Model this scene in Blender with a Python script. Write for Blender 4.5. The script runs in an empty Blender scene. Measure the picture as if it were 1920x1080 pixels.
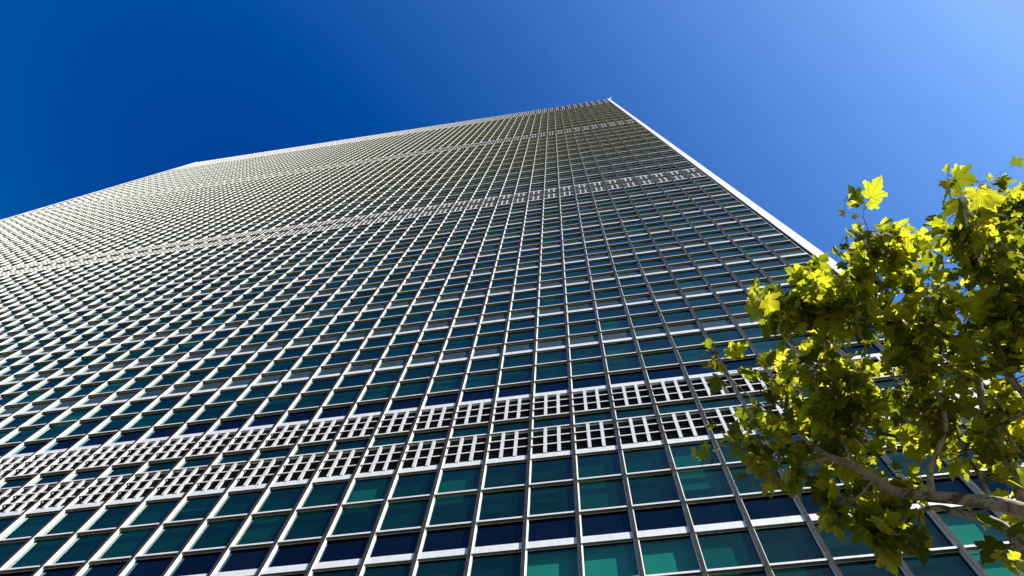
import bpy, math, random
from mathutils import Vector, Matrix, noise
C = bpy.context.scene.collection
sc = bpy.context.scene
R = math.radians
random.seed(7)

# ------------------------------------------------------------------ camera
EYE = 1.6
F_PX = 1375.46
YAW, PITCH, ROLL = R(17.8742), R(72.2775), R(-9.5871)
Rr = Matrix(((math.cos(ROLL), 0, math.sin(ROLL)), (0, 1, 0), (-math.sin(ROLL), 0, math.cos(ROLL))))
Rp = Matrix(((1, 0, 0), (0, math.cos(PITCH), -math.sin(PITCH)), (0, math.sin(PITCH), math.cos(PITCH))))
Ry = Matrix(((math.cos(YAW), -math.sin(YAW), 0), (math.sin(YAW), math.cos(YAW), 0), (0, 0, 1)))
RC = Ry @ Rp @ Rr
right, fwd, up = RC.col[0].copy(), RC.col[1].copy(), RC.col[2].copy()
cam_d = bpy.data.cameras.new('camera')
cam = bpy.data.objects.new('camera', cam_d)
C.objects.link(cam)
m3 = Matrix((right, up, -fwd)).transposed()
cam.matrix_world = Matrix.Translation((0, 0, EYE)) @ m3.to_4x4()
cam_d.sensor_width = 36
cam_d.lens = F_PX / 1920 * 36
cam_d.clip_start = 0.05
cam_d.clip_end = 5000
sc.camera = cam
CP = Vector((0, 0, EYE))

def at(px, py, dist):
    """point seen at pixel (1920 wide photograph) at a distance in metres"""
    d = RC @ Vector(((px - 960) / F_PX, 1, (540 - py) / F_PX))
    return CP + d.normalized() * dist

def proj(p):
    q = RC.transposed() @ (Vector(p) - CP)
    if q.y <= 0.01: return (-9999, -9999)
    return (960 + F_PX * q.x / q.y, 540 - F_PX * q.z / q.y)

# ------------------------------------------------------------------ light
SUN_AZ, SUN_EL = R(60), R(38)      # azimuth from the facade's outward normal (-y) towards +x
sd = Vector((math.sin(SUN_AZ) * math.cos(SUN_EL), -math.cos(SUN_AZ) * math.cos(SUN_EL), math.sin(SUN_EL)))
sl = bpy.data.lights.new('sun', 'SUN')
sl.energy = 5.0
sl.angle = R(0.5)
sl.color = (1.0, 0.96, 0.88)
so = bpy.data.objects.new('sun', sl)
C.objects.link(so)
so.rotation_euler = sd.to_track_quat('Z', 'Y').to_euler()
so.location = sd * 50

w = bpy.data.worlds.new('World')
sc.world = w
w.use_nodes = True
nt = w.node_tree
for n in list(nt.nodes): nt.nodes.remove(n)
sky = nt.nodes.new('ShaderNodeTexSky')
sky.sky_type = 'NISHITA'
sky.sun_disc = False
sky.sun_elevation = SUN_EL
sky.sun_rotation = math.atan2(sd.x, sd.y)
sky.air_density = 1.0
sky.dust_density = 0.6
sky.ozone_density = 3.0
hs = nt.nodes.new('ShaderNodeHueSaturation')
hs.inputs['Saturation'].default_value = 1.22
hs.inputs['Value'].default_value = 1.0
gm = nt.nodes.new('ShaderNodeGamma')
gm.inputs['Gamma'].default_value = 1.0
bg = nt.nodes.new('ShaderNodeBackground')
bg.inputs['Strength'].default_value = 0.091
wo = nt.nodes.new('ShaderNodeOutputWorld')
nt.links.new(sky.outputs[0], gm.inputs[0])
nt.links.new(gm.outputs[0], hs.inputs['Color'])
# deepen the contrast of the clear sky: darker and purer away from the sun
sb = nt.nodes.new('ShaderNodeVectorMath'); sb.operation = 'SUBTRACT'; sb.inputs[1].default_value = (0.287, 0.675, 1.33)
ml = nt.nodes.new('ShaderNodeVectorMath'); ml.operation = 'MULTIPLY'; ml.inputs[1].default_value = (2.28, 2.74, 2.78)
mn = nt.nodes.new('ShaderNodeVectorMath'); mn.operation = 'MAXIMUM'; mn.inputs[1].default_value = (0.003, 0.003, 0.003)
mxx = nt.nodes.new('ShaderNodeVectorMath'); mxx.operation = 'MINIMUM'; mxx.inputs[1].default_value = (1.8, 2.9, 5.7)
nt.links.new(hs.outputs[0], sb.inputs[0]); nt.links.new(sb.outputs[0], ml.inputs[0])
nt.links.new(ml.outputs[0], mn.inputs[0]); nt.links.new(mn.outputs[0], mxx.inputs[0])
# low sky dimmed outside the view, added to cut ambient light on the facade
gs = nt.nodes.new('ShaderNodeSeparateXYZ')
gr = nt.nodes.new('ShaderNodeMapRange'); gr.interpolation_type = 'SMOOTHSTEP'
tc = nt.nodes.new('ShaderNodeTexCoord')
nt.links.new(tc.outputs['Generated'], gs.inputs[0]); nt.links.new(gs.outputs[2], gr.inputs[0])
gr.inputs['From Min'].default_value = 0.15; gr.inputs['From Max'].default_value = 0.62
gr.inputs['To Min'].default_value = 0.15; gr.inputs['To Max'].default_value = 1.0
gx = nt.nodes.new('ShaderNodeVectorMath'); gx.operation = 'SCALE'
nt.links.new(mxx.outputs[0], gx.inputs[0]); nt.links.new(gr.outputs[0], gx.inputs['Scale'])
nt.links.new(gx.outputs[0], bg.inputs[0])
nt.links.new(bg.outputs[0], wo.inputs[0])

sc.view_settings.view_transform = 'Standard'
sc.view_settings.look = 'None'
sc.view_settings.exposure = 0.9
sc.view_settings.gamma = 1.0
sc.view_settings.use_curve_mapping = False
sc.cycles.max_bounces = 8
sc.cycles.transparent_max_bounces = 16

# ------------------------------------------------------------------ materials
def mat(name):
    m = bpy.data.materials.new(name)
    m.use_nodes = True
    t = m.node_tree
    for n in list(t.nodes): t.nodes.remove(n)
    o = t.nodes.new('ShaderNodeOutputMaterial')
    return m, t, o

def N(t, kind, **kw):
    n = t.nodes.new(kind)
    for k, v in kw.items():
        if k in n.inputs: n.inputs[k].default_value = v
        else: setattr(n, k, v)
    return n

def ramp(t, fac, stops):
    r = t.nodes.new('ShaderNodeValToRGB')
    e = r.color_ramp.elements
    while len(e) > 1: e.remove(e[-1])
    e[0].position, e[0].color = stops[0][0], (*stops[0][1], 1)
    for p, c in stops[1:]:
        x = e.new(p); x.color = (*c, 1)
    t.links.new(fac, r.inputs[0])
    return r.outputs[0]

def metal_mat(name, lo, hi, rough, metallic, scale=1.2, spec=0.5, streak=True):
    m, t, o = mat(name)
    b = N(t, 'ShaderNodeBsdfPrincipled', Roughness=rough, Metallic=metallic)
    b.inputs['Specular IOR Level'].default_value = spec
    g = N(t, 'ShaderNodeNewGeometry')
    mp = N(t, 'ShaderNodeMapping')
    mp.inputs['Scale'].default_value = (scale * 4, scale * 4, scale) if streak else (scale, scale, scale)
    t.links.new(g.outputs['Position'], mp.inputs[0])
    nz = N(t, 'ShaderNodeTexNoise', Scale=2.0, Detail=6.0, Roughness=0.65)
    t.links.new(mp.outputs[0], nz.inputs['Vector'])
    t.links.new(ramp(t, nz.outputs[0], [(0.3, lo), (0.7, hi)]), b.inputs['Base Color'])
    mr = N(t, 'ShaderNodeMapRange')
    mr.inputs['To Min'].default_value = rough - 0.06
    mr.inputs['To Max'].default_value = rough + 0.1
    t.links.new(nz.outputs[0], mr.inputs[0])
    t.links.new(mr.outputs[0], b.inputs['Roughness'])
    t.links.new(b.outputs[0], o.inputs[0])
    return m

M_WHITE = metal_mat('white_painted_aluminium', (0.67, 0.668, 0.64), (0.79, 0.785, 0.755), 0.38, 0.22, spec=0.25)
M_GRILLE = metal_mat('grey_white_grille', (0.62, 0.615, 0.58), (0.76, 0.75, 0.71), 0.38, 0.25, spec=0.25)
M_CAP = metal_mat('weathered_grey_steel', (0.016, 0.017, 0.0165), (0.050, 0.051, 0.049), 0.6, 0.0, scale=2.2, spec=0.06)
M_SOFFIT = metal_mat('grey_olive_soffit', (0.42, 0.40, 0.36), (0.52, 0.50, 0.45), 0.7, 0.0, spec=0.1)
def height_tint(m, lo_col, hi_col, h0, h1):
    """multiply a metal's colour by a tint that turns yellower with height"""
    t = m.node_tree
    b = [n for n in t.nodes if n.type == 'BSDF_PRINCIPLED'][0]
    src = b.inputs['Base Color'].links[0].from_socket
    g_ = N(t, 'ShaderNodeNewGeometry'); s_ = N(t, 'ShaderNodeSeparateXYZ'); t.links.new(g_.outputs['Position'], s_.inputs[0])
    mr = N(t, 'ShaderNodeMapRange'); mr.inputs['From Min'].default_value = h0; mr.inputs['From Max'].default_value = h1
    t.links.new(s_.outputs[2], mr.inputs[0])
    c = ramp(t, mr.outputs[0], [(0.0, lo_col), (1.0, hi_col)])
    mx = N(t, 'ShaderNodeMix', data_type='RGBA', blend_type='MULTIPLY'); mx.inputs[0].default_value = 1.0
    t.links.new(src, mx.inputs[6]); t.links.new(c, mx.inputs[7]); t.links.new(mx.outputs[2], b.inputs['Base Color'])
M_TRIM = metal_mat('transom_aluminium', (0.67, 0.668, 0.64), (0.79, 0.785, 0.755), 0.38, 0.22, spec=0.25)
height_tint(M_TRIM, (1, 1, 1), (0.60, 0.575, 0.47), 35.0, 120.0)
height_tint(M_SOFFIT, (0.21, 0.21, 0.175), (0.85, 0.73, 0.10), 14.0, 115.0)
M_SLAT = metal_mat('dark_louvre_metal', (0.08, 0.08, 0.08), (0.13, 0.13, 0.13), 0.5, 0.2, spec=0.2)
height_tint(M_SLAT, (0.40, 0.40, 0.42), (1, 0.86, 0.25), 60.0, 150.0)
M_BLACK = metal_mat('dark_void', (0.008, 0.008, 0.009), (0.014, 0.014, 0.015), 0.8, 0.0)

W = 1.30                      # bay width
D = 8.2483 * W                # camera to the front plane of the mullion caps
U0 = -1.5941                  # bay coordinate of mullion 0 in the camera's frame

def cell(t):
    """white noise per bay and pane height"""
    g = N(t, 'ShaderNodeNewGeometry')
    s = N(t, 'ShaderNodeSeparateXYZ')
    t.links.new(g.outputs['Position'], s.inputs[0])
    cx = N(t, 'ShaderNodeMath', operation='MULTIPLY_ADD')
    t.links.new(s.outputs[0], cx.inputs[0]); cx.inputs[1].default_value = 1 / W; cx.inputs[2].default_value = -U0 + 200
    fx = N(t, 'ShaderNodeMath', operation='FLOOR'); t.links.new(cx.outputs[0], fx.inputs[0])
    cz = N(t, 'ShaderNodeMath', operation='MULTIPLY_ADD')
    t.links.new(s.outputs[2], cz.inputs[0]); cz.inputs[1].default_value = 1 / (3.1 * W); cz.inputs[2].default_value = 0.31
    fz = N(t, 'ShaderNodeMath', operation='FLOOR'); t.links.new(cz.outputs[0], fz.inputs[0])
    cb = N(t, 'ShaderNodeCombineXYZ')
    t.links.new(fx.outputs[0], cb.inputs[0]); t.links.new(fz.outputs[0], cb.inputs[1])
    wn = N(t, 'ShaderNodeTexWhiteNoise', noise_dimensions='2D')
    t.links.new(cb.outputs[0], wn.inputs['Vector'])
    return wn, g, s

def glass_mat(name, tint, body, refl, refl_tint, rough=0.03, clear=True, haze=0.4):
    m, t, o = mat(name)
    wn, g, s = cell(t)
    gl = N(t, 'ShaderNodeBsdfGlossy', Roughness=rough)
    gl.inputs['Color'].default_value = (*refl_tint, 1)
    # slightly uneven panes
    nz = N(t, 'ShaderNodeTexNoise', Scale=0.9, Detail=2.0)
    t.links.new(g.outputs['Position'], nz.inputs['Vector'])
    bp = N(t, 'ShaderNodeBump', Strength=0.04, Distance=0.012)
    t.links.new(nz.outputs[0], bp.inputs['Height'])
    t.links.new(bp.outputs[0], gl.inputs['Normal'])
    if clear:
        t0 = N(t, 'ShaderNodeBsdfTransparent')
        t0.inputs['Color'].default_value = (*tint, 1)
        t1 = N(t, 'ShaderNodeBsdfDiffuse')
        t.links.new(ramp(t, wn.outputs[0], [(0.0, tuple(c * 0.7 for c in body)), (1.0, tuple(c * 1.3 for c in body))]), t1.inputs['Color'])
        tr = N(t, 'ShaderNodeMixShader'); tr.inputs[0].default_value = haze
        t.links.new(t0.outputs[0], tr.inputs[1]); t.links.new(t1.outputs[0], tr.inputs[2])
    else:
        tr = N(t, 'ShaderNodeBsdfDiffuse')
        lo, hi = tint
        t.links.new(ramp(t, wn.outputs[0], [(0.0, lo), (1.0, hi)]), tr.inputs['Color'])
    lw = N(t, 'ShaderNodeLayerWeight', Blend=0.5)     # facing = 1 - cos
    pw = N(t, 'ShaderNodeMath', operation='POWER'); pw.inputs[1].default_value = 3.0
    t.links.new(lw.outputs['Facing'], pw.inputs[0])
    mr = N(t, 'ShaderNodeMapRange')
    mr.inputs['To Min'].default_value = refl[0]
    mr.inputs['To Max'].default_value = refl[1]
    t.links.new(pw.outputs[0], mr.inputs[0])
    mx = N(t, 'ShaderNodeMixShader')
    t.links.new(mr.outputs[0], mx.inputs[0])
    t.links.new(tr.outputs[0], mx.inputs[1]); t.links.new(gl.outputs[0], mx.inputs[2])
    t.links.new(mx.outputs[0], o.inputs[0])
    return m

M_GLASS = glass_mat('teal_tinted_glass', (0.11, 0.50, 0.45), (0.002, 0.024, 0.024), (0.02, 0.42), (0.60, 0.84, 0.80))
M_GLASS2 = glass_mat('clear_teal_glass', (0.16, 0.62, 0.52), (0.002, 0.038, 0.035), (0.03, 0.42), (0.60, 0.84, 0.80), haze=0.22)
M_NAVY = glass_mat('navy_spandrel_glass', ((0.001, 0.002, 0.006), (0.002, 0.005, 0.013)), None, (0.01, 0.35), (0.25, 0.65, 0.85), clear=False)
M_GREYSP = glass_mat('grey_spandrel_glass', ((0.026, 0.044, 0.048), (0.040, 0.058, 0.062)), None, (0.02, 0.45), (0.6, 0.85, 0.75), clear=False)

def blind_mat():
    m, t, o = mat('pale_roller_blind')
    wn, g, s = cell(t)
    b = N(t, 'ShaderNodeBsdfPrincipled', Roughness=0.9)
    wv = N(t, 'ShaderNodeTexWave', Scale=6.0, Distortion=0.3)
    wv.wave_type = 'BANDS'; wv.bands_direction = 'Z'
    t.links.new(g.outputs['Position'], wv.inputs['Vector'])
    c = ramp(t, wn.outputs[0], [(0.0, (0.035, 0.037, 0.036)), (0.4, (0.07, 0.075, 0.07)), (0.7, (0.12, 0.125, 0.115)), (0.88, (0.22, 0.225, 0.21)), (0.96, (0.5, 0.5, 0.46)), (1.0, (0.65, 0.65, 0.6))])
    mx = N(t, 'ShaderNodeMix', data_type='RGBA', blend_type='MULTIPLY')
    mx.inputs[0].default_value = 0.06
    t.links.new(c, mx.inputs[6]); t.links.new(wv.outputs[0], mx.inputs[7])
    t.links.new(mx.outputs[2], b.inputs['Base Color'])
    t.links.new(b.outputs[0], o.inputs[0])
    return m
M_BLIND = blind_mat()
M_BLIND2 = None

def stone_mat(name, a, b_, scale=0.8, rough=0.6):
    m, t, o = mat(name)
    b = N(t, 'ShaderNodeBsdfPrincipled', Roughness=rough)
    g = N(t, 'ShaderNodeNewGeometry')
    nz = N(t, 'ShaderNodeTexNoise', Scale=scale, Detail=8.0, Roughness=0.6, Distortion=0.8)
    t.links.new(g.outputs['Position'], nz.inputs['Vector'])
    t.links.new(ramp(t, nz.outputs[0], [(0.3, a), (0.7, b_)]), b.inputs['Base Color'])
    bp = N(t, 'ShaderNodeBump', Strength=0.15, Distance=0.01)
    t.links.new(nz.outputs[0], bp.inputs['Height']); t.links.new(bp.outputs[0], b.inputs['Normal'])
    t.links.new(b.outputs[0], o.inputs[0])
    return m
M_PIER = stone_mat('white_marble', (0.64, 0.625, 0.56), (0.80, 0.785, 0.72))
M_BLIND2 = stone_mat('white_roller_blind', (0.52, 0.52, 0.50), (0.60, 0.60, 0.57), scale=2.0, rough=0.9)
M_PAVE = stone_mat('warm_paving', (0.075, 0.068, 0.052), (0.125, 0.112, 0.085), scale=0.5, rough=0.85)
M_ROAD = stone_mat('asphalt', (0.045, 0.045, 0.045), (0.065, 0.063, 0.06), scale=3.0, rough=0.9)

# ------------------------------------------------------------------ mesh helpers
class MB:
    def __init__(s): s.v, s.f, s.m = [], [], []
    def box(s, x0, x1, y0, y1, z0, z1, m=0, mb=None):
        """axis-aligned box; mb = material of the bottom face"""
        k = len(s.v)
        s.v += [(x0, y0, z0), (x1, y0, z0), (x1, y1, z0), (x0, y1, z0), (x0, y0, z1), (x1, y0, z1), (x1, y1, z1), (x0, y1, z1)]
        s.f += [(k, k + 3, k + 2, k + 1), (k + 4, k + 5, k + 6, k + 7), (k, k + 1, k + 5, k + 4),
                (k + 1, k + 2, k + 6, k + 5), (k + 2, k + 3, k + 7, k + 6), (k + 3, k, k + 4, k + 7)]
        s.m += [m if mb is None else mb, m, m, m, m, m]
    def quad(s, x0, x1, y, z0, z1, m=0):
        k = len(s.v)
        s.v += [(x0, y, z0), (x1, y, z0), (x1, y, z1), (x0, y, z1)]
        s.f.append((k, k + 1, k + 2, k + 3)); s.m.append(m)
    def slat(s, x0, x1, y0, y1, z, rise, th, m=0):
        k = len(s.v)
        s.v += [(x0, y0, z), (x1, y0, z), (x1, y1, z + rise), (x0, y1, z + rise),
                (x0, y0, z + th), (x1, y0, z + th), (x1, y1, z + rise + th), (x0, y1, z + rise + th)]
        s.f += [(k, k + 3, k + 2, k + 1), (k + 4, k + 5, k + 6, k + 7), (k, k + 1, k + 5, k + 4),
                (k + 1, k + 2, k + 6, k + 5), (k + 2, k + 3, k + 7, k + 6), (k + 3, k, k + 4, k + 7)]
        s.m += [m] * 6
    def build(s, name, mats, parent=None, smooth=False):
        me = bpy.data.meshes.new(name)
        me.from_pydata(s.v, [], s.f)
        for m in (mats if isinstance(mats, (list, tuple)) else [mats]): me.materials.append(m)
        if any(s.m): me.polygons.foreach_set('material_index', s.m)
        if smooth: me.polygons.foreach_set('use_smooth', [True] * len(s.f))
        me.update()
        o = bpy.data.objects.new(name, me)
        C.objects.link(o)
        if parent: o.parent = parent
        return o

def tag(o, **kw):
    for k, v in kw.items(): o[k] = v
    return o

# ------------------------------------------------------------------ ground
g = MB(); g.quad(0, 0, 0, 0, 0)
def sheet(name, x0, x1, y0, y1, z, m):
    me = bpy.data.meshes.new(name)
    me.from_pydata([(x0, y0, z), (x1, y0, z), (x1, y1, z), (x0, y1, z)], [], [(0, 1, 2, 3)])
    me.materials.append(m)
    o = bpy.data.objects.new(name, me); C.objects.link(o)
    o['kind'] = 'structure'
    return o
sheet('ground', -1500, 1500, -1500, 1500, -0.15, M_ROAD)
pv = MB(); pv.box(-140, 60, -9, 80, -0.14, 0.0); tag(pv.build('pavement', M_PAVE), kind='structure')

# ------------------------------------------------------------------ tower
tower = bpy.data.objects.new('office_tower', None)
C.objects.link(tower)
tower.location = (0, D, 0)
tag(tower, label='very tall office tower with teal glass grid, white transoms and louvre bands', category='building')
# all tower geometry is local: x as world, y = depth behind the cap plane, z as world
XM = lambda i: (U0 + i) * W           # right edge of the mullion cap i
ZH = lambda h: EYE + h * W
CAP = 0.092
I0, I1 = -63, 9                       # first and last mullion
GY = 0.120                            # glass depth
# levels of the thick floor bars (bottom edge), in bay widths above the eye
levels = {}
for k in range(-3, 1): levels[k] = 14.26 + 3.09 * k
for k in range(1, 11): levels[k] = 14.26 + 3.094 * k
for k in range(11, 23): levels[k] = 45.2 + 3.223 * (k - 10)
for k in range(23, 33): levels[k] = 83.88 + 3.612 * (k - 22)
MECH = {0, 10, 22}
ROOF = 130.0
KTOP = 32

bays = [(i, XM(i), XM(i + 1) - CAP) for i in range(I0, I1)] + [(I1, XM(I1), XM(10) + 0.0)]
bays = [(i - 0, a, b) for i, a, b in bays]
bays.insert(0, (I0 - 1, XM(I0) - W + 0.02, XM(I0) - CAP))

class Pool:
    """collects the same part over all bays; the 100 that show largest become parts of their own"""
    def __init__(s): s.items = []
    def add(s, box3, fn): s.items.append((box3, fn))
def visible_area(b):
    x0, x1, z0, z1 = b
    q = [proj((x, D, z)) for x, z in ((x0, z0), (x1, z0), (x1, z1), (x0, z1))]
    cx = sum(a for a, _ in q) / 4; cy = sum(a for _, a in q) / 4
    if not (0 < cx < 1900 and 0 < cy < 1075): return 0
    if cx > 1420 and cy > 520: return 0
    a = 0
    for j in range(4):
        a += q[j][0] * q[(j + 1) % 4][1] - q[(j + 1) % 4][0] * q[j][1]
    return abs(a) / 2

windows, spandrels, transoms, bands, louvres = [], [], [], [], []
JW = 0.030
def jambs(mb, x0, x1, z0, z1):
    mb.box(x0 - 0.02, x0 + JW, 0.075, GY + 0.008, z0, z1)
    mb.box(x1 - 0.012, x1 + 0.02, 0.075, GY + 0.008, z0, z1)
    mb.box(x0 + JW, x1 - JW, GY - 0.006, GY + 0.006, z0 - 0.01, z0 + 0.012)
    mb.box(x0 + JW, x1 - JW, GY - 0.006, GY + 0.006, z1 - 0.012, z1 + 0.01)
def transom(x0, x1, h):               # h = bottom edge
    transoms.append((x0, x1, ZH(h), ZH(h) + 0.054))
def window(x0, x1, h0, h1): windows.append((x0, x1, ZH(h0), ZH(h1)))
def spandrel(x0, x1, h0, h1, dark): spandrels.append((x0, x1, ZH(h0), ZH(h1), dark))
def louvre(x0, x1, h0, h1): louvres.append((x0, x1, ZH(h0), ZH(h1)))
def band(x0, x1, h): bands.append((x0, x1, ZH(h), ZH(h) + 0.24))

for i, x0, x1 in bays:
    for k in range(-3, KTOP):
        b0, b1 = levels[k], levels[k + 1]
        s = (b1 - b0) / 3.09
        band(x0, x1, b0)
        t = 0.058
        if k in MECH:
            louvre(x0, x1, b0 + 0.185, b0 + 1.31 * s)
            transom(x0, x1, b0 + 1.31 * s)
            window(x0, x1, b0 + 1.31 * s + t, b0 + 1.93 * s)
            transom(x0, x1, b0 + 1.93 * s)
            louvre(x0, x1, b0 + 1.93 * s + t, b1)
        else:
            dark = k in (-3, -2, -1, 1)
            spandrel(x0, x1, b0 + 0.185, b0 + 0.93 * s, dark)
            transom(x0, x1, b0 + 0.93 * s)
            window(x0, x1, b0 + 0.93 * s + t, b0 + 2.04 * s)
            transom(x0, x1, b0 + 2.04 * s)
            window(x0, x1, b0 + 2.04 * s + t, b1)
    z = levels[KTOP]
    band(x0, x1, z)
    hh = (ROOF - z - 0.185) / 3
    for r in range(3):
        louvre(x0, x1, z + 0.185 + r * hh + (t if r else 0), z + 0.185 + (r + 1) * hh)
        if r: transom(x0, x1, z + 0.185 + r * hh)

def emit(items, name, geo, mats, kids=()):
    """geo(mb, item); kids = [(name, geo, mats)] become sub-parts"""
    order = sorted(range(len(items)), key=lambda j: -visible_area(items[j][:4]))
    big = [j for j in order[:100]]
    bs = set(big)
    for j in big:
        mb = MB(); geo(mb, items[j]); o = mb.build(name, mats, tower)
        for kn, kg, km in kids:
            mk = MB(); kg(mk, items[j]); mk.build(kn, km, o)
    rest = [items[j] for j in range(len(items)) if j not in bs]
    mb = MB()
    for it in rest: geo(mb, it)
    o = mb.build(name, mats, tower); o['kind'] = 'stuff'
    for kn, kg, km in kids:
        mk = MB()
        for it in rest: kg(mk, it)
        c = mk.build(kn, km, o); c['kind'] = 'stuff'

def g_window(mb, it):
    x0, x1, z0, z1 = it; jambs(mb, x0, x1, z0, z1)
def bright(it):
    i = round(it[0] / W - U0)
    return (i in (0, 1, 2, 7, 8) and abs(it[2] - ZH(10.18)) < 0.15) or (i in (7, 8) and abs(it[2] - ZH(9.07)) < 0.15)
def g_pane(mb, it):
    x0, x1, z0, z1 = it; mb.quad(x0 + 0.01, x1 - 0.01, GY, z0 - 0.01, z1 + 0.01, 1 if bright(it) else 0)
def g_blind(mb, it):
    x0, x1, z0, z1 = it
    h = math.sin(x0 * 12.9898 + z0 * 78.233) * 43758.5453; h -= math.floor(h)
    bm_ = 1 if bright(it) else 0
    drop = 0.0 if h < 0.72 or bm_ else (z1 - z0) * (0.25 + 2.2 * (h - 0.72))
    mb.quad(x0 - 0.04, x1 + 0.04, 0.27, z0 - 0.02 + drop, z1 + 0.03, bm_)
    mb.box(x0 - 0.035, x1 + 0.035, 0.262, 0.28, z0 - 0.035 + drop, z0 - 0.015 + drop)
def g_spandrel(mb, it):
    x0, x1, z0, z1, dark = it
    jambs(mb, x0, x1, z0, z1)
    mb.quad(x0 + 0.01, x1 - 0.01, GY + 0.004, z0 - 0.02, z1 + 0.02, 1 if dark else 2)
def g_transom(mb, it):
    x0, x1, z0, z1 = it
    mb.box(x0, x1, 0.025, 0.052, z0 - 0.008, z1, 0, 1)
    mb.box(x0, x1, 0.052, GY + 0.02, z0, z1 - 0.004, 0, 1)
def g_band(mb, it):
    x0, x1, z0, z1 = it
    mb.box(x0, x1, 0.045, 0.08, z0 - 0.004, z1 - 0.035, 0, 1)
    mb.box(x0, x1, 0.052, 0.08, z1 - 0.035, z1 + 0.004, 0, 1)
    mb.box(x0, x1, 0.08, GY + 0.02, z0 + 0.012, z1, 0, 1)
def g_louvre(mb, it):
    x0, x1, z0, z1 = it
    L, H = x1 - x0, z1 - z0
    jambs(mb, x0, x1, z0, z1)
    for f in (0.305, 0.645):
        mb.box(x0 + L * f, x0 + L * f + 0.10, 0.030, 0.072, z0, z1)
        mb.box(x0 + L * f + 0.008, x0 + L * f + 0.092, 0.072, 0.10, z0, z1)
        mb.box(x0 + L * f + 0.02, x0 + L * f + 0.08, 0.10, GY, z0, z1, 1)
    for f in (1 / 3, 2 / 3):
        mb.box(x0, x1, 0.036, 0.068, z0 + H * f - 0.028, z0 + H * f + 0.028, 0, 1)
    mb.box(x0, x1, 0.068, GY, z1 - 0.045, z1 - 0.012)
def g_slats(mb, it):
    x0, x1, z0, z1 = it
    n = max(6, int((z1 - z0) / 0.115))
    for j in range(n):
        mb.slat(x0, x1, 0.10, 0.17, z0 + (j + 0.3) * (z1 - z0) / n, 0.05, 0.008, 0)
    mb.quad(x0 - 0.04, x1 + 0.04, 0.20, z0 - 0.03, z1 + 0.03, 1)

emit(windows, 'window', g_window, M_WHITE, [('glass_pane', g_pane, [M_GLASS, M_GLASS2]), ('roller_blind', g_blind, [M_BLIND, M_BLIND2])])
emit(spandrels, 'spandrel_panel', g_spandrel, [M_WHITE, M_NAVY, M_GREYSP])
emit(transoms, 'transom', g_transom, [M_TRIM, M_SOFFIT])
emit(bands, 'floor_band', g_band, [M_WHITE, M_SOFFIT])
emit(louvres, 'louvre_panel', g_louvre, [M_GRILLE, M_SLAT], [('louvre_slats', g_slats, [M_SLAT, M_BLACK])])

ztop = ZH(ROOF) + 0.05
for i in range(I0, I1 + 1):
    mb = MB()
    xr = XM(i)
    z = 0.0
    cuts = [0.0] + [ZH(levels[k]) + 1.35 * (1 + 0.0 * k) for k in range(-3, KTOP)] + [ztop]
    rr = random.Random(i)
    for a, b in zip(cuts, cuts[1:]):
        dx = rr.uniform(-0.003, 0.003)
        mb.box(xr - CAP + dx, xr + dx, rr.uniform(-0.002, 0.002), 0.012, a + 0.005, b - 0.005, 0)
        mb.box(xr - CAP + 0.004, xr - 0.004, 0.012, GY + 0.012, a, b, 1)
        mb.box(xr - CAP + 0.008, xr - 0.008, GY + 0.012, 0.258, a, b, 2)  # unseen dark fin added behind the glass to block sun from the next blind
    mb.build('mullion', [M_CAP, M_WHITE, M_BLACK], tower)

# corner piers with stone joints
def pier(x0, x1, side):
    mb = MB()
    z = 0.0
    n = 44
    h = (ztop + 0.3) / n
    for j in range(n):
        mb.box(x0, x1, 0.0, 0.9, z + 0.006, z + h - 0.006)
        z += h
    mb.box(x0 + 0.01, x1 - 0.01, 0.01, 0.89, 0, ztop + 0.29)
    xa, xb = (x0 - 0.06, x0 + 0.005) if side > 0 else (x1 - 0.005, x1 + 0.06)
    mb.box(xa, xb, 0.06, 0.5, 0, ztop, 1)
    mb.build('corner_pier', [M_PIER, M_CAP], tower)
XR0, XR1 = XM(10.10), XM(10.47)
XL1, XL0 = XM(I0 - 1) + 0.0, XM(I0 - 1) - 0.45
pier(XR0, XR1, 1)
pier(XL0, XL1, -1)

# the body behind the curtain wall, side walls and roof
mb = MB(); mb.box(XL0 + 0.05, XR1 - 0.05, 0.55, 45.0, 0.0, ztop - 0.3)
mb.build('core_wall', M_PIER, tower)
mb = MB(); mb.box(XL1, XR0, 0.36, 0.54, 0.0, ztop - 0.32)
mb.build('inner_wall', M_BLACK, tower)
mb = MB(); mb.box(XL1 + 0.002, XR0 - 0.002, 0.10, 0.5, ztop - 0.02, ztop + 0.10)
mb.build('parapet', M_CAP, tower)

# slim mast at the roof corner
mb = MB()
def ring_tube(mb, pts, radii, seg=8, m=0):
    prev = None
    n = len(pts)
    tang = []
    for j in range(n):
        a = Vector(pts[max(0, j - 1)]); b = Vector(pts[min(n - 1, j + 1)])
        tang.append((b - a).normalized())
    ref = Vector((0, 0, 1)) if abs(tang[0].z) < 0.9 else Vector((1, 0, 0))
    uax = tang[0].cross(ref).normalized()
    base = len(mb.v)
    for j in range(n):
        tt = tang[j]
        uax = (uax - tt * uax.dot(tt)).normalized()
        vax = tt.cross(uax)
        for q in range(seg):
            a = 2 * math.pi * q / seg
            mb.v.append(tuple(Vector(pts[j]) + (uax * math.cos(a) + vax * math.sin(a)) * radii[j]))
    for j in range(n - 1):
        for q in range(seg):
            a = base + j * seg + q; b = base + j * seg + (q + 1) % seg
            mb.f.append((a, b, b + seg, a + seg)); mb.m.append(m)
    mb.f.append(tuple(base + q for q in range(seg))[::-1]); mb.m.append(m)
    mb.f.append(tuple(base + (n - 1) * seg + q for q in range(seg))); mb.m.append(m)
xm = XR1 - 0.1
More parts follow.
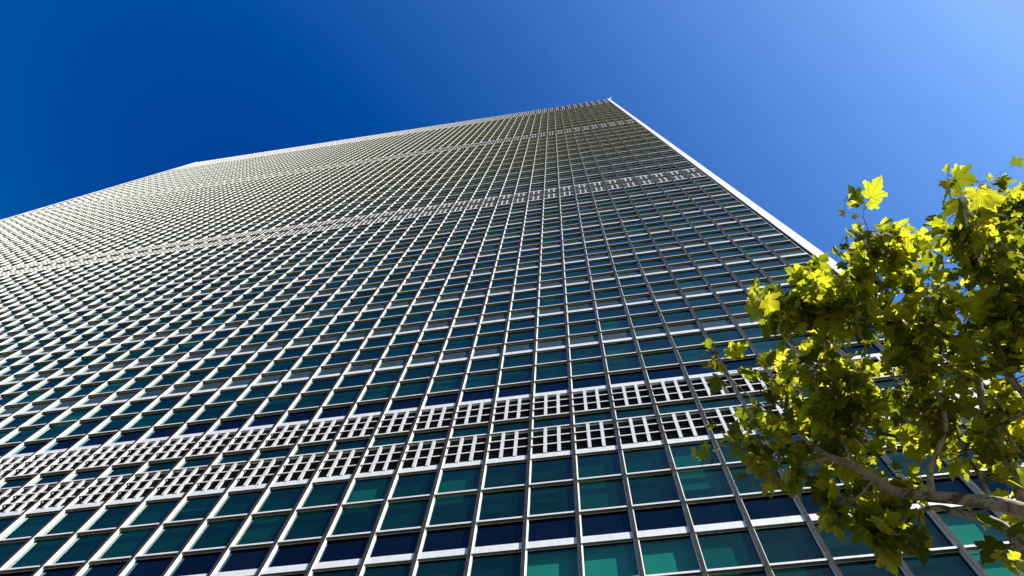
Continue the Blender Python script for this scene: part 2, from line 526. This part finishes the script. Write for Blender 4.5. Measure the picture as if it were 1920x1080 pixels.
ring_tube(mb, [(xm, 0.4, ztop), (xm + 0.5, 0.1, ztop + 1.6), (xm + 0.8, -0.2, ztop + 3.2)], [0.07, 0.06, 0.03])
mb.build('mast', M_WHITE, tower)
#TREE
# ------------------------------------------------------------------ plane tree
def bark_mat():
    m, t, o = mat('mottled_plane_bark')
    b = N(t, 'ShaderNodeBsdfPrincipled', Roughness=0.8)
    g_ = N(t, 'ShaderNodeNewGeometry')
    n1 = N(t, 'ShaderNodeTexNoise', Scale=9.0, Detail=5.0, Roughness=0.55, Distortion=0.6)
    t.links.new(g_.outputs['Position'], n1.inputs['Vector'])
    c = ramp(t, n1.outputs[0], [(0.0, (0.06, 0.045, 0.028)), (0.41, (0.11, 0.085, 0.052)), (0.44, (0.27, 0.235, 0.155)), (0.57, (0.42, 0.38, 0.28)), (0.60, (0.20, 0.18, 0.11)), (0.75, (0.13, 0.12, 0.07))])
    t.links.new(c, b.inputs['Base Color'])
    n2 = N(t, 'ShaderNodeTexNoise', Scale=60.0, Detail=4.0)
    t.links.new(g_.outputs['Position'], n2.inputs['Vector'])
    bp = N(t, 'ShaderNodeBump', Strength=0.5, Distance=0.01)
    t.links.new(n2.outputs[0], bp.inputs['Height']); t.links.new(bp.outputs[0], b.inputs['Normal'])
    t.links.new(b.outputs[0], o.inputs[0])
    return m
M_BARK = bark_mat()
M_TWIG = metal_mat('brown_twig_bark', (0.10, 0.075, 0.045), (0.19, 0.15, 0.09), 0.8, 0.0, scale=20)

def leaf_mat():
    m, t, o = mat('plane_leaf')
    g_ = N(t, 'ShaderNodeNewGeometry')
    rnd = g_.outputs['Random Per Island']
    refl = ramp(t, rnd, [(0.0, (0.018, 0.028, 0.006)), (0.5, (0.030, 0.040, 0.008)), (0.998, (0.045, 0.052, 0.009)), (0.9995, (0.12, 0.05, 0.012)), (1.0, (0.14, 0.04, 0.012))])
    tran = ramp(t, rnd, [(0.0, (0.07, 0.09, 0.004)), (0.25, (0.15, 0.175, 0.005)), (0.45, (0.32, 0.335, 0.012)), (0.75, (0.42, 0.415, 0.016)), (0.998, (0.48, 0.445, 0.02)), (0.9995, (0.5, 0.22, 0.01)), (1.0, (0.30, 0.06, 0.01))])
    uv = N(t, 'ShaderNodeUVMap')
    s = N(t, 'ShaderNodeSeparateXYZ'); t.links.new(uv.outputs[0], s.inputs[0])
    def M(op, a, b=None):
        n = N(t, 'ShaderNodeMath', operation=op)
        for idx, x in enumerate((a, b)):
            if x is None: continue
            if isinstance(x, (int, float)): n.inputs[idx].default_value = x
            else: t.links.new(x, n.inputs[idx])
        return n.outputs[0]
    x = M('ABSOLUTE', M('SUBTRACT', s.outputs[0], 0.5))
    y = M('SUBTRACT', s.outputs[1], 0.02)
    ds = []
    for deg in (0, 38, 74):
        cx, cy = math.sin(R(deg)), math.cos(R(deg))
        ds.append(M('ABSOLUTE', M('SUBTRACT', M('MULTIPLY', x, cy), M('MULTIPLY', y, cx))))
    d = M('MINIMUM', M('MINIMUM', ds[0], ds[1]), ds[2])
    # fine side veins
    wv = N(t, 'ShaderNodeTexWave', Scale=7.0, Distortion=1.5, Detail=1.0)
    t.links.new(uv.outputs[0], wv.inputs['Vector'])
    vein = N(t, 'ShaderNodeMapRange')
    vein.inputs['From Min'].default_value = 0.004; vein.inputs['From Max'].default_value = 0.02
    vein.inputs['To Min'].default_value = 0.55; vein.inputs['To Max'].default_value = 1.0
    t.links.new(d, vein.inputs[0])
    nz = N(t, 'ShaderNodeTexNoise', Scale=14.0, Detail=3.0)
    t.links.new(g_.outputs['Position'], nz.inputs['Vector'])
    k = M('MULTIPLY', vein.outputs[0], M('MULTIPLY_ADD', nz.outputs[0], 0.5))
    kk = M('ADD', M('MULTIPLY', M('ADD', nz.outputs[0], 1.0), M('MULTIPLY', vein.outputs[0], 0.62)), M('MULTIPLY', wv.outputs[0], 0.08))
    sc_ = N(t, 'ShaderNodeVectorMath', operation='SCALE'); t.links.new(tran, sc_.inputs[0]); t.links.new(kk, sc_.inputs['Scale'])
    df = N(t, 'ShaderNodeBsdfPrincipled', Roughness=0.7)
    t.links.new(refl, df.inputs['Base Color'])
    df.inputs['Specular IOR Level'].default_value = 0.06
    tr = N(t, 'ShaderNodeBsdfTranslucent'); t.links.new(sc_.outputs[0], tr.inputs['Color'])
    ad = N(t, 'ShaderNodeAddShader')
    t.links.new(df.outputs[0], ad.inputs[0]); t.links.new(tr.outputs[0], ad.inputs[1])
    t.links.new(ad.outputs[0], o.inputs[0])
    return m
M_LEAF = leaf_mat()

rt = random.Random(21)
def wob(a): return rt.uniform(-a, a)
def path(px):                       # list of (px, py, dist, radius)
    pts = [at(a, b, d) for a, b, d, r in px]; rad = [r * 0.78 for *_, r in px]
    op, orr = [], []
    for j in range(len(pts) - 1):
        p0 = pts[max(0, j - 1)]; p1 = pts[j]; p2 = pts[j + 1]; p3 = pts[min(len(pts) - 1, j + 2)]
        for q in range(4):
            u = q / 4
            v = 0.5 * ((2 * p1) + (p2 - p0) * u + (2 * p0 - 5 * p1 + 4 * p2 - p3) * u * u + (3 * p1 - p0 - 3 * p2 + p3) * u ** 3)
            op.append(v); orr.append((rad[j] * (1 - u) + rad[j + 1] * u) * (1 + wob(0.05)))
    op.append(pts[-1]); orr.append(rad[-1])
    return op, orr

CR = Vector((3.25, 3.35, 0))         # foot of the trunk
crotch = CR + Vector((-0.25, -0.1, 4.1))
limbs_px = [
    # main limb sweeping left
    [(2030, 1010, 4.75, .062), (1920, 957, 4.85, .052), (1821, 938, 4.9, .046), (1748, 931, 4.95, .042), (1676, 921, 5.0, .038), (1640, 897, 5.05, .035), (1600, 873, 5.1, .032), (1555, 856, 5.2, .028), (1515, 828, 5.3, .022), (1480, 780, 5.4, .016), (1450, 720, 5.5, .010)],
    # lower limb
    [(2000, 1130, 4.7, .055), (1918, 1032, 4.8, .046), (1893, 998, 4.85, .036), (1857, 975, 4.9, .030), (1797, 962, 4.95, .026), (1760, 951, 5.0, .020), (1724, 958, 5.0, .014), (1681, 975, 5.1, .010), (1630, 985, 5.2, .006)],
    # riser off the main limb
    [(1748, 928, 4.95, .030), (1744, 900, 4.95, .025), (1747, 868, 5.0, .022), (1763, 834, 5.05, .020), (1772, 780, 5.1, .019), (1740, 700, 5.2, .015), (1690, 620, 5.3, .011), (1650, 540, 5.4, .007)],
    # tall branch behind
    [(2010, 1080, 4.9, .05), (1935, 980, 5.2, .040), (1895, 880, 5.4, .036), (1869, 815, 5.5, .032), (1847, 777, 5.6, .030), (1835, 716, 5.7, .028), (1833, 675, 5.8, .026), (1820, 632, 5.9, .024), (1790, 590, 6.0, .018), (1770, 520, 6.1, .012), (1765, 440, 6.2, .006)],
    # right branch
    [(2040, 900, 4.9, .045), (1955, 790, 5.1, .034), (1920, 738, 5.2, .028), (1890, 704, 5.3, .025), (1876, 673, 5.4, .022), (1883, 632, 5.5, .020), (1900, 580, 5.6, .017), (1890, 500, 5.7, .012), (1900, 400, 5.8, .006)],
    [(1935, 975, 4.95, .024), (1870, 950, 5.0, .019), (1838, 893, 5.1, .015), (1806, 842, 5.2, .011), (1790, 795, 5.3, .007)],
    [(1960, 905, 5.1, .024), (1912, 850, 5.2, .017), (1884, 800, 5.3, .012), (1862, 745, 5.4, .008)],
    [(1835, 716, 5.7, .016), (1780, 690, 5.6, .012), (1725, 655, 5.5, .009), (1690, 600, 5.4, .006)],
    [(1604, 874, 5.1, .016), (1575, 812, 5.2, .011), (1560, 750, 5.3, .008), (1530, 690, 5.3, .005)],
    # small cross branches
    [(1935, 765, 5.1, .020), (1874, 802, 5.2, .014), (1845, 840, 5.3, .009)],
    [(1560, 857, 5.2, .016), (1500, 868, 5.1, .010), (1420, 850, 5.0, .006), (1350, 835, 5.0, .003)],
    [(1500, 810, 5.35, .014), (1440, 770, 5.2, .009), (1380, 720, 5.1, .006), (1345, 680, 5.0, .003)],
    [(1690, 620, 5.3, .010), (1600, 590, 5.2, .008), (1520, 575, 5.1, .006), (1450, 572, 5.0, .003)],
    [(1650, 540, 5.4, .007), (1640, 470, 5.2, .005), (1618, 405, 5.0, .003)],
    [(1822, 500, 5.6, .008), (1800, 420, 5.2, .005), (1775, 350, 5.0, .003)],
    [(1640, 897, 5.05, .012), (1600, 940, 4.9, .008), (1560, 965, 4.8, .004)],
    [(1681, 975, 5.1, .008), (1660, 1000, 5.0, .005), (1640, 1020, 4.9, .003)],
    [(1850, 780, 5.6, .012), (1780, 745, 5.7, .009), (1700, 735, 5.8, .006), (1600, 715, 5.8, .004)],
]
tree = bpy.data.objects.new('plane_tree', None); C.objects.link(tree)
tree.location = CR
tag(tree, label='plane tree with sunlit yellow green lobed leaves and pale mottled branches beside the tower', category='tree')
TI = Matrix.Translation(-CR)

tm = MB(); nodes = []
for j, px in enumerate(limbs_px):
    P, Q = path(px)
    if j in (0, 1, 3, 4):              # join to the crotch
        P = [crotch + Vector((0, 0, -0.15)), crotch.lerp(P[0], 0.5) + Vector((0, 0, 0.04))] + P
        Q = [0.085, 0.07] + Q
    ring_tube(tm, [p - CR for p in P], Q, 10)
    for a, b in zip(P[4:], Q[4:]): nodes.append((a, b))
tp = [Vector((0, 0, -0.1)), Vector((0, 0, 0.25)), Vector((-0.03, 0, 1.2)), Vector((-0.1, -0.03, 2.4)), Vector((-0.2, -0.08, 3.5)), crotch - CR + Vector((0, 0, 0.1))]
ring_tube(tm, tp, [0.24, 0.17, 0.15, 0.135, 0.12, 0.09], 16)
tm.build('trunk', M_BARK, tree, smooth=True)

# outline of one half leaf, base at the origin, tip at +y
HALF = [(0.03, -0.02), (0.13, -0.07), (0.22, -0.05), (0.26, 0.00), (0.38, 0.03), (0.36, 0.11), (0.30, 0.17), (0.27, 0.21), (0.37, 0.25), (0.43, 0.33), (0.54, 0.40), (0.50, 0.46), (0.47, 0.54), (0.38, 0.52), (0.30, 0.53), (0.20, 0.50), (0.23, 0.60), (0.25, 0.68), (0.17, 0.74), (0.14, 0.84), (0.07, 0.90)]
OUT = [(0, 0.0)] + HALF + [(0.01, 1.03)] + [(-x, y) for x, y in reversed(HALF)]
class LB:
    def __init__(s): s.v, s.f, s.uv = [], [], []
lb = LB(); tw = MB()
def leaf(base, direction, normal, size):
    d = direction.normalized()
    n = (normal - d * normal.dot(d)).normalized()
    s_ = d.cross(n)
    curl = rt.uniform(0.0, 0.35); fold = rt.uniform(-0.05, 0.38); ph = rt.uniform(0, 6.28); wv = rt.uniform(0.02, 0.11); asym = rt.uniform(0.9, 1.1); wd = rt.uniform(0.85, 1.12)
    def P(x, y):
        r2 = x * x + (y - 0.35) ** 2
        z = fold * abs(x) - curl * r2 + wv * math.sin(7 * x + 5 * y + ph)
        xx = x * wd * (asym if x > 0 else 1)
        return base + (s_ * xx + d * y + n * z) * size
    k = len(lb.v)
    ring1 = [(x * 0.5, 0.3 + (y - 0.3) * 0.5) for x, y in OUT]
    for x, y in [(0, 0.3)] + ring1 + OUT:
        lb.v.append(tuple(P(x, y) - CR)); lb.uv.append((x + 0.5, y))
    m_ = len(OUT)
    for q in range(m_):
        q2 = (q + 1) % m_
        lb.f.append((k, k + 1 + q, k + 1 + q2))
        lb.f.append((k + 1 + q, k + 1 + m_ + q, k + 1 + m_ + q2, k + 1 + q2))

def rv():
    while True:
        v = Vector((wob(1), wob(1), wob(1)))
        if 0.05 < v.length < 1: return v.normalized()
def spray(tip, start, r0, nl, big=1.0, along=0.45):
    """a curved twig from the wood to the tip with leaves along its outer part"""
    L = (tip - start).length
    bend = rv() * L * 0.12 + Vector((0, 0, L * 0.06))
    n = max(4, int(L / 0.09))
    P = []
    for j in range(n + 1):
        u = j / n
        P.append(start.lerp(tip, u) + bend * (4 * u * (1 - u)) + rv() * 0.008)
    rad = [r0 * (1 - 0.75 * j / n) for j in range(n + 1)]
    ring_tube(tw, [p - CR for p in P], rad, 5)
    span = min(along, L)
    for q in range(nl):
        u = 1 - (span / L) * (q / max(1, nl - 1)) * rt.uniform(0.8, 1.0)
        j = min(n - 1, max(0, int(u * n))); b = P[j].lerp(P[j + 1], u * n - j)
        ax = (P[min(n, j + 1)] - P[max(0, j - 1)]).normalized()
        side = ax.cross(rv()).normalized()
        size = rt.choice([0.04, 0.055, 0.07, 0.085, 0.10, 0.12, 0.145]) * big * rt.uniform(0.85, 1.1)
        if q == 0: side = ax; size *= 0.75
        dr = (side * 0.9 + ax * 0.45 + Vector((0, 0, -0.25))).normalized()
        pet = size * rt.uniform(0.25, 0.45)
        e = b + dr * pet
        ring_tube(tw, [b - CR, (b + e) / 2 + rv() * 0.004 - CR, e - CR], [0.0018, 0.0013, 0.0012], 4)
        nrm = (Vector((0, 0, 1)) * 0.9 + sd * 0.35 + rv() * 0.9)
        leaf(e, dr + rv() * 0.25 + Vector((0, 0, -0.2)), nrm, size)

# (px, py, spread x, spread y, distance, depth spread, twigs)
blobs = [
    (1780, 630, 120, 85, 5.5, .6, 50), (1690, 700, 120, 80, 5.6, .6, 42), (1600, 600, 90, 60, 5.3, .35, 30), (1560, 530, 60, 32, 5.2, .3, 12),
    (1480, 590, 50, 38, 5.1, .25, 12), (1880, 520, 60, 60, 5.6, .4, 26), (1740, 500, 85, 42, 5.5, .35, 26), (1800, 455, 50, 36, 5.5, .3, 11), (1700, 440, 40, 26, 5.3, .3, 7), (1450, 565, 42, 28, 5.1, .2, 7), (1525, 515, 38, 24, 5.2, .2, 5), (1650, 480, 50, 34, 5.3, .3, 12),
    (1890, 390, 55, 55, 5.6, .35, 25), (1905, 700, 40, 50, 5.6, .3, 10), (1890, 1000, 45, 35, 5.7, .2, 5), (1850, 560, 60, 50, 5.6, .4, 14), (1560, 720, 90, 60, 5.3, .5, 26), (1500, 800, 70, 50, 5.3, .4, 17), (1600, 800, 80, 50, 5.3, .5, 18),
    (1470, 680, 48, 34, 5.1, .25, 10), (1750, 800, 90, 45, 5.9, .35, 18), (1490, 880, 45, 36, 5.0, .25, 6), (1600, 905, 75, 38, 5.6, .2, 13),
    (1700, 885, 70, 34, 5.6, .3, 12), (1650, 985, 42, 24, 4.9, .2, 13), (1580, 950, 30, 26, 4.9, .2, 7), (1430, 805, 34, 30, 5.1, .2, 6),
    (1860, 870, 70, 30, 6.0, .3, 7), (1900, 790, 40, 34, 5.5, .3, 6), (1900, 620, 35, 30, 5.3, .2, 10), (1900, 470, 35, 60, 5.0, .3, 12), (1640, 950, 80, 35, 5.4, .2, 8), (1885, 820, 50, 75, 5.3, .3, 16), (1720, 800, 90, 45, 5.4, .2, 10), (1440, 840, 60, 30, 5.0, .2, 6), (1680, 1000, 50, 22, 4.8, .2, 8), (2010, 560, 70, 180, 5.5, .5, 30), (2020, 850, 70, 80, 5.3, .4, 10),
]
def place(a, b, d, nl, big=1.0, along=0.45):
    tip = at(a, b, d)
    best = min(nodes, key=lambda q: (q[0] - tip).length + rt.uniform(0, 0.15))
    st = best[0]
    if (tip - st).length > 0.9:        # a longer spray keeps its thin wood inside the crown
        pass
    spray(tip, st, min(best[1] * 0.8, 0.004 + 0.003 * (tip - st).length), nl, big, along)
for a, b, sx, sy, d, dd, n in blobs:
    for q in range(int(n * 0.88)):
        r_ = rt.random() ** 0.42; th = rt.uniform(0, 6.283)
        place(a + sx * r_ * math.cos(th), b + sy * r_ * math.sin(th), d + wob(dd), rt.randint(5, 9))
# single sprays standing clear of the crown
for a, b, d, nl, big in [(1612, 378, 4.7, 5, 1.15), (1585, 372, 4.7, 3, .9), (1770, 338, 4.6, 5, 1.15), (1800, 330, 4.6, 2, 1.3), (1895, 315, 4.6, 5, 1.2), (1870, 335, 4.7, 3, 1.0),
                         (1330, 655, 4.7, 6, 1.05), (1320, 662, 4.7, 3, 1.0), (1370, 655, 4.8, 4, 1.05), (1390, 690, 4.8, 4, .9), (1420, 555, 4.7, 5, 1.0), (1440, 590, 4.8, 5, 1.0),
                         (1325, 865, 4.7, 4, .9), (1310, 845, 4.7, 3, .8), (1375, 805, 4.8, 5, 1.0), (1340, 790, 4.8, 4, .9), (1395, 885, 4.8, 3, .8), (1480, 965, 4.6, 2, .6),
                         (1850, 985, 4.6, 2, 1.1), (1820, 960, 4.7, 3, 1.0), (1905, 1062, 4.4, 5, 1.0), (1925, 1050, 4.4, 4, 1.0), (1410, 900, 4.8, 2, .9), (1450, 920, 4.8, 3, .8)]:
    place(a, b, d, nl, big * 1.08, 0.28)
tw.build('branch', M_TWIG, tree, smooth=True)
me = bpy.data.meshes.new('crown')
me.from_pydata(lb.v, [], lb.f)
ul = me.uv_layers.new(name='UVMap')
li = [0] * len(me.loops); me.loops.foreach_get('vertex_index', li)
flat = [c for q in li for c in lb.uv[q]]
ul.data.foreach_set('uv', flat)
me.materials.append(M_LEAF)
me.polygons.foreach_set('use_smooth', [True] * len(me.polygons))
me.update()
crown = bpy.data.objects.new('crown', me); C.objects.link(crown); crown.parent = tree
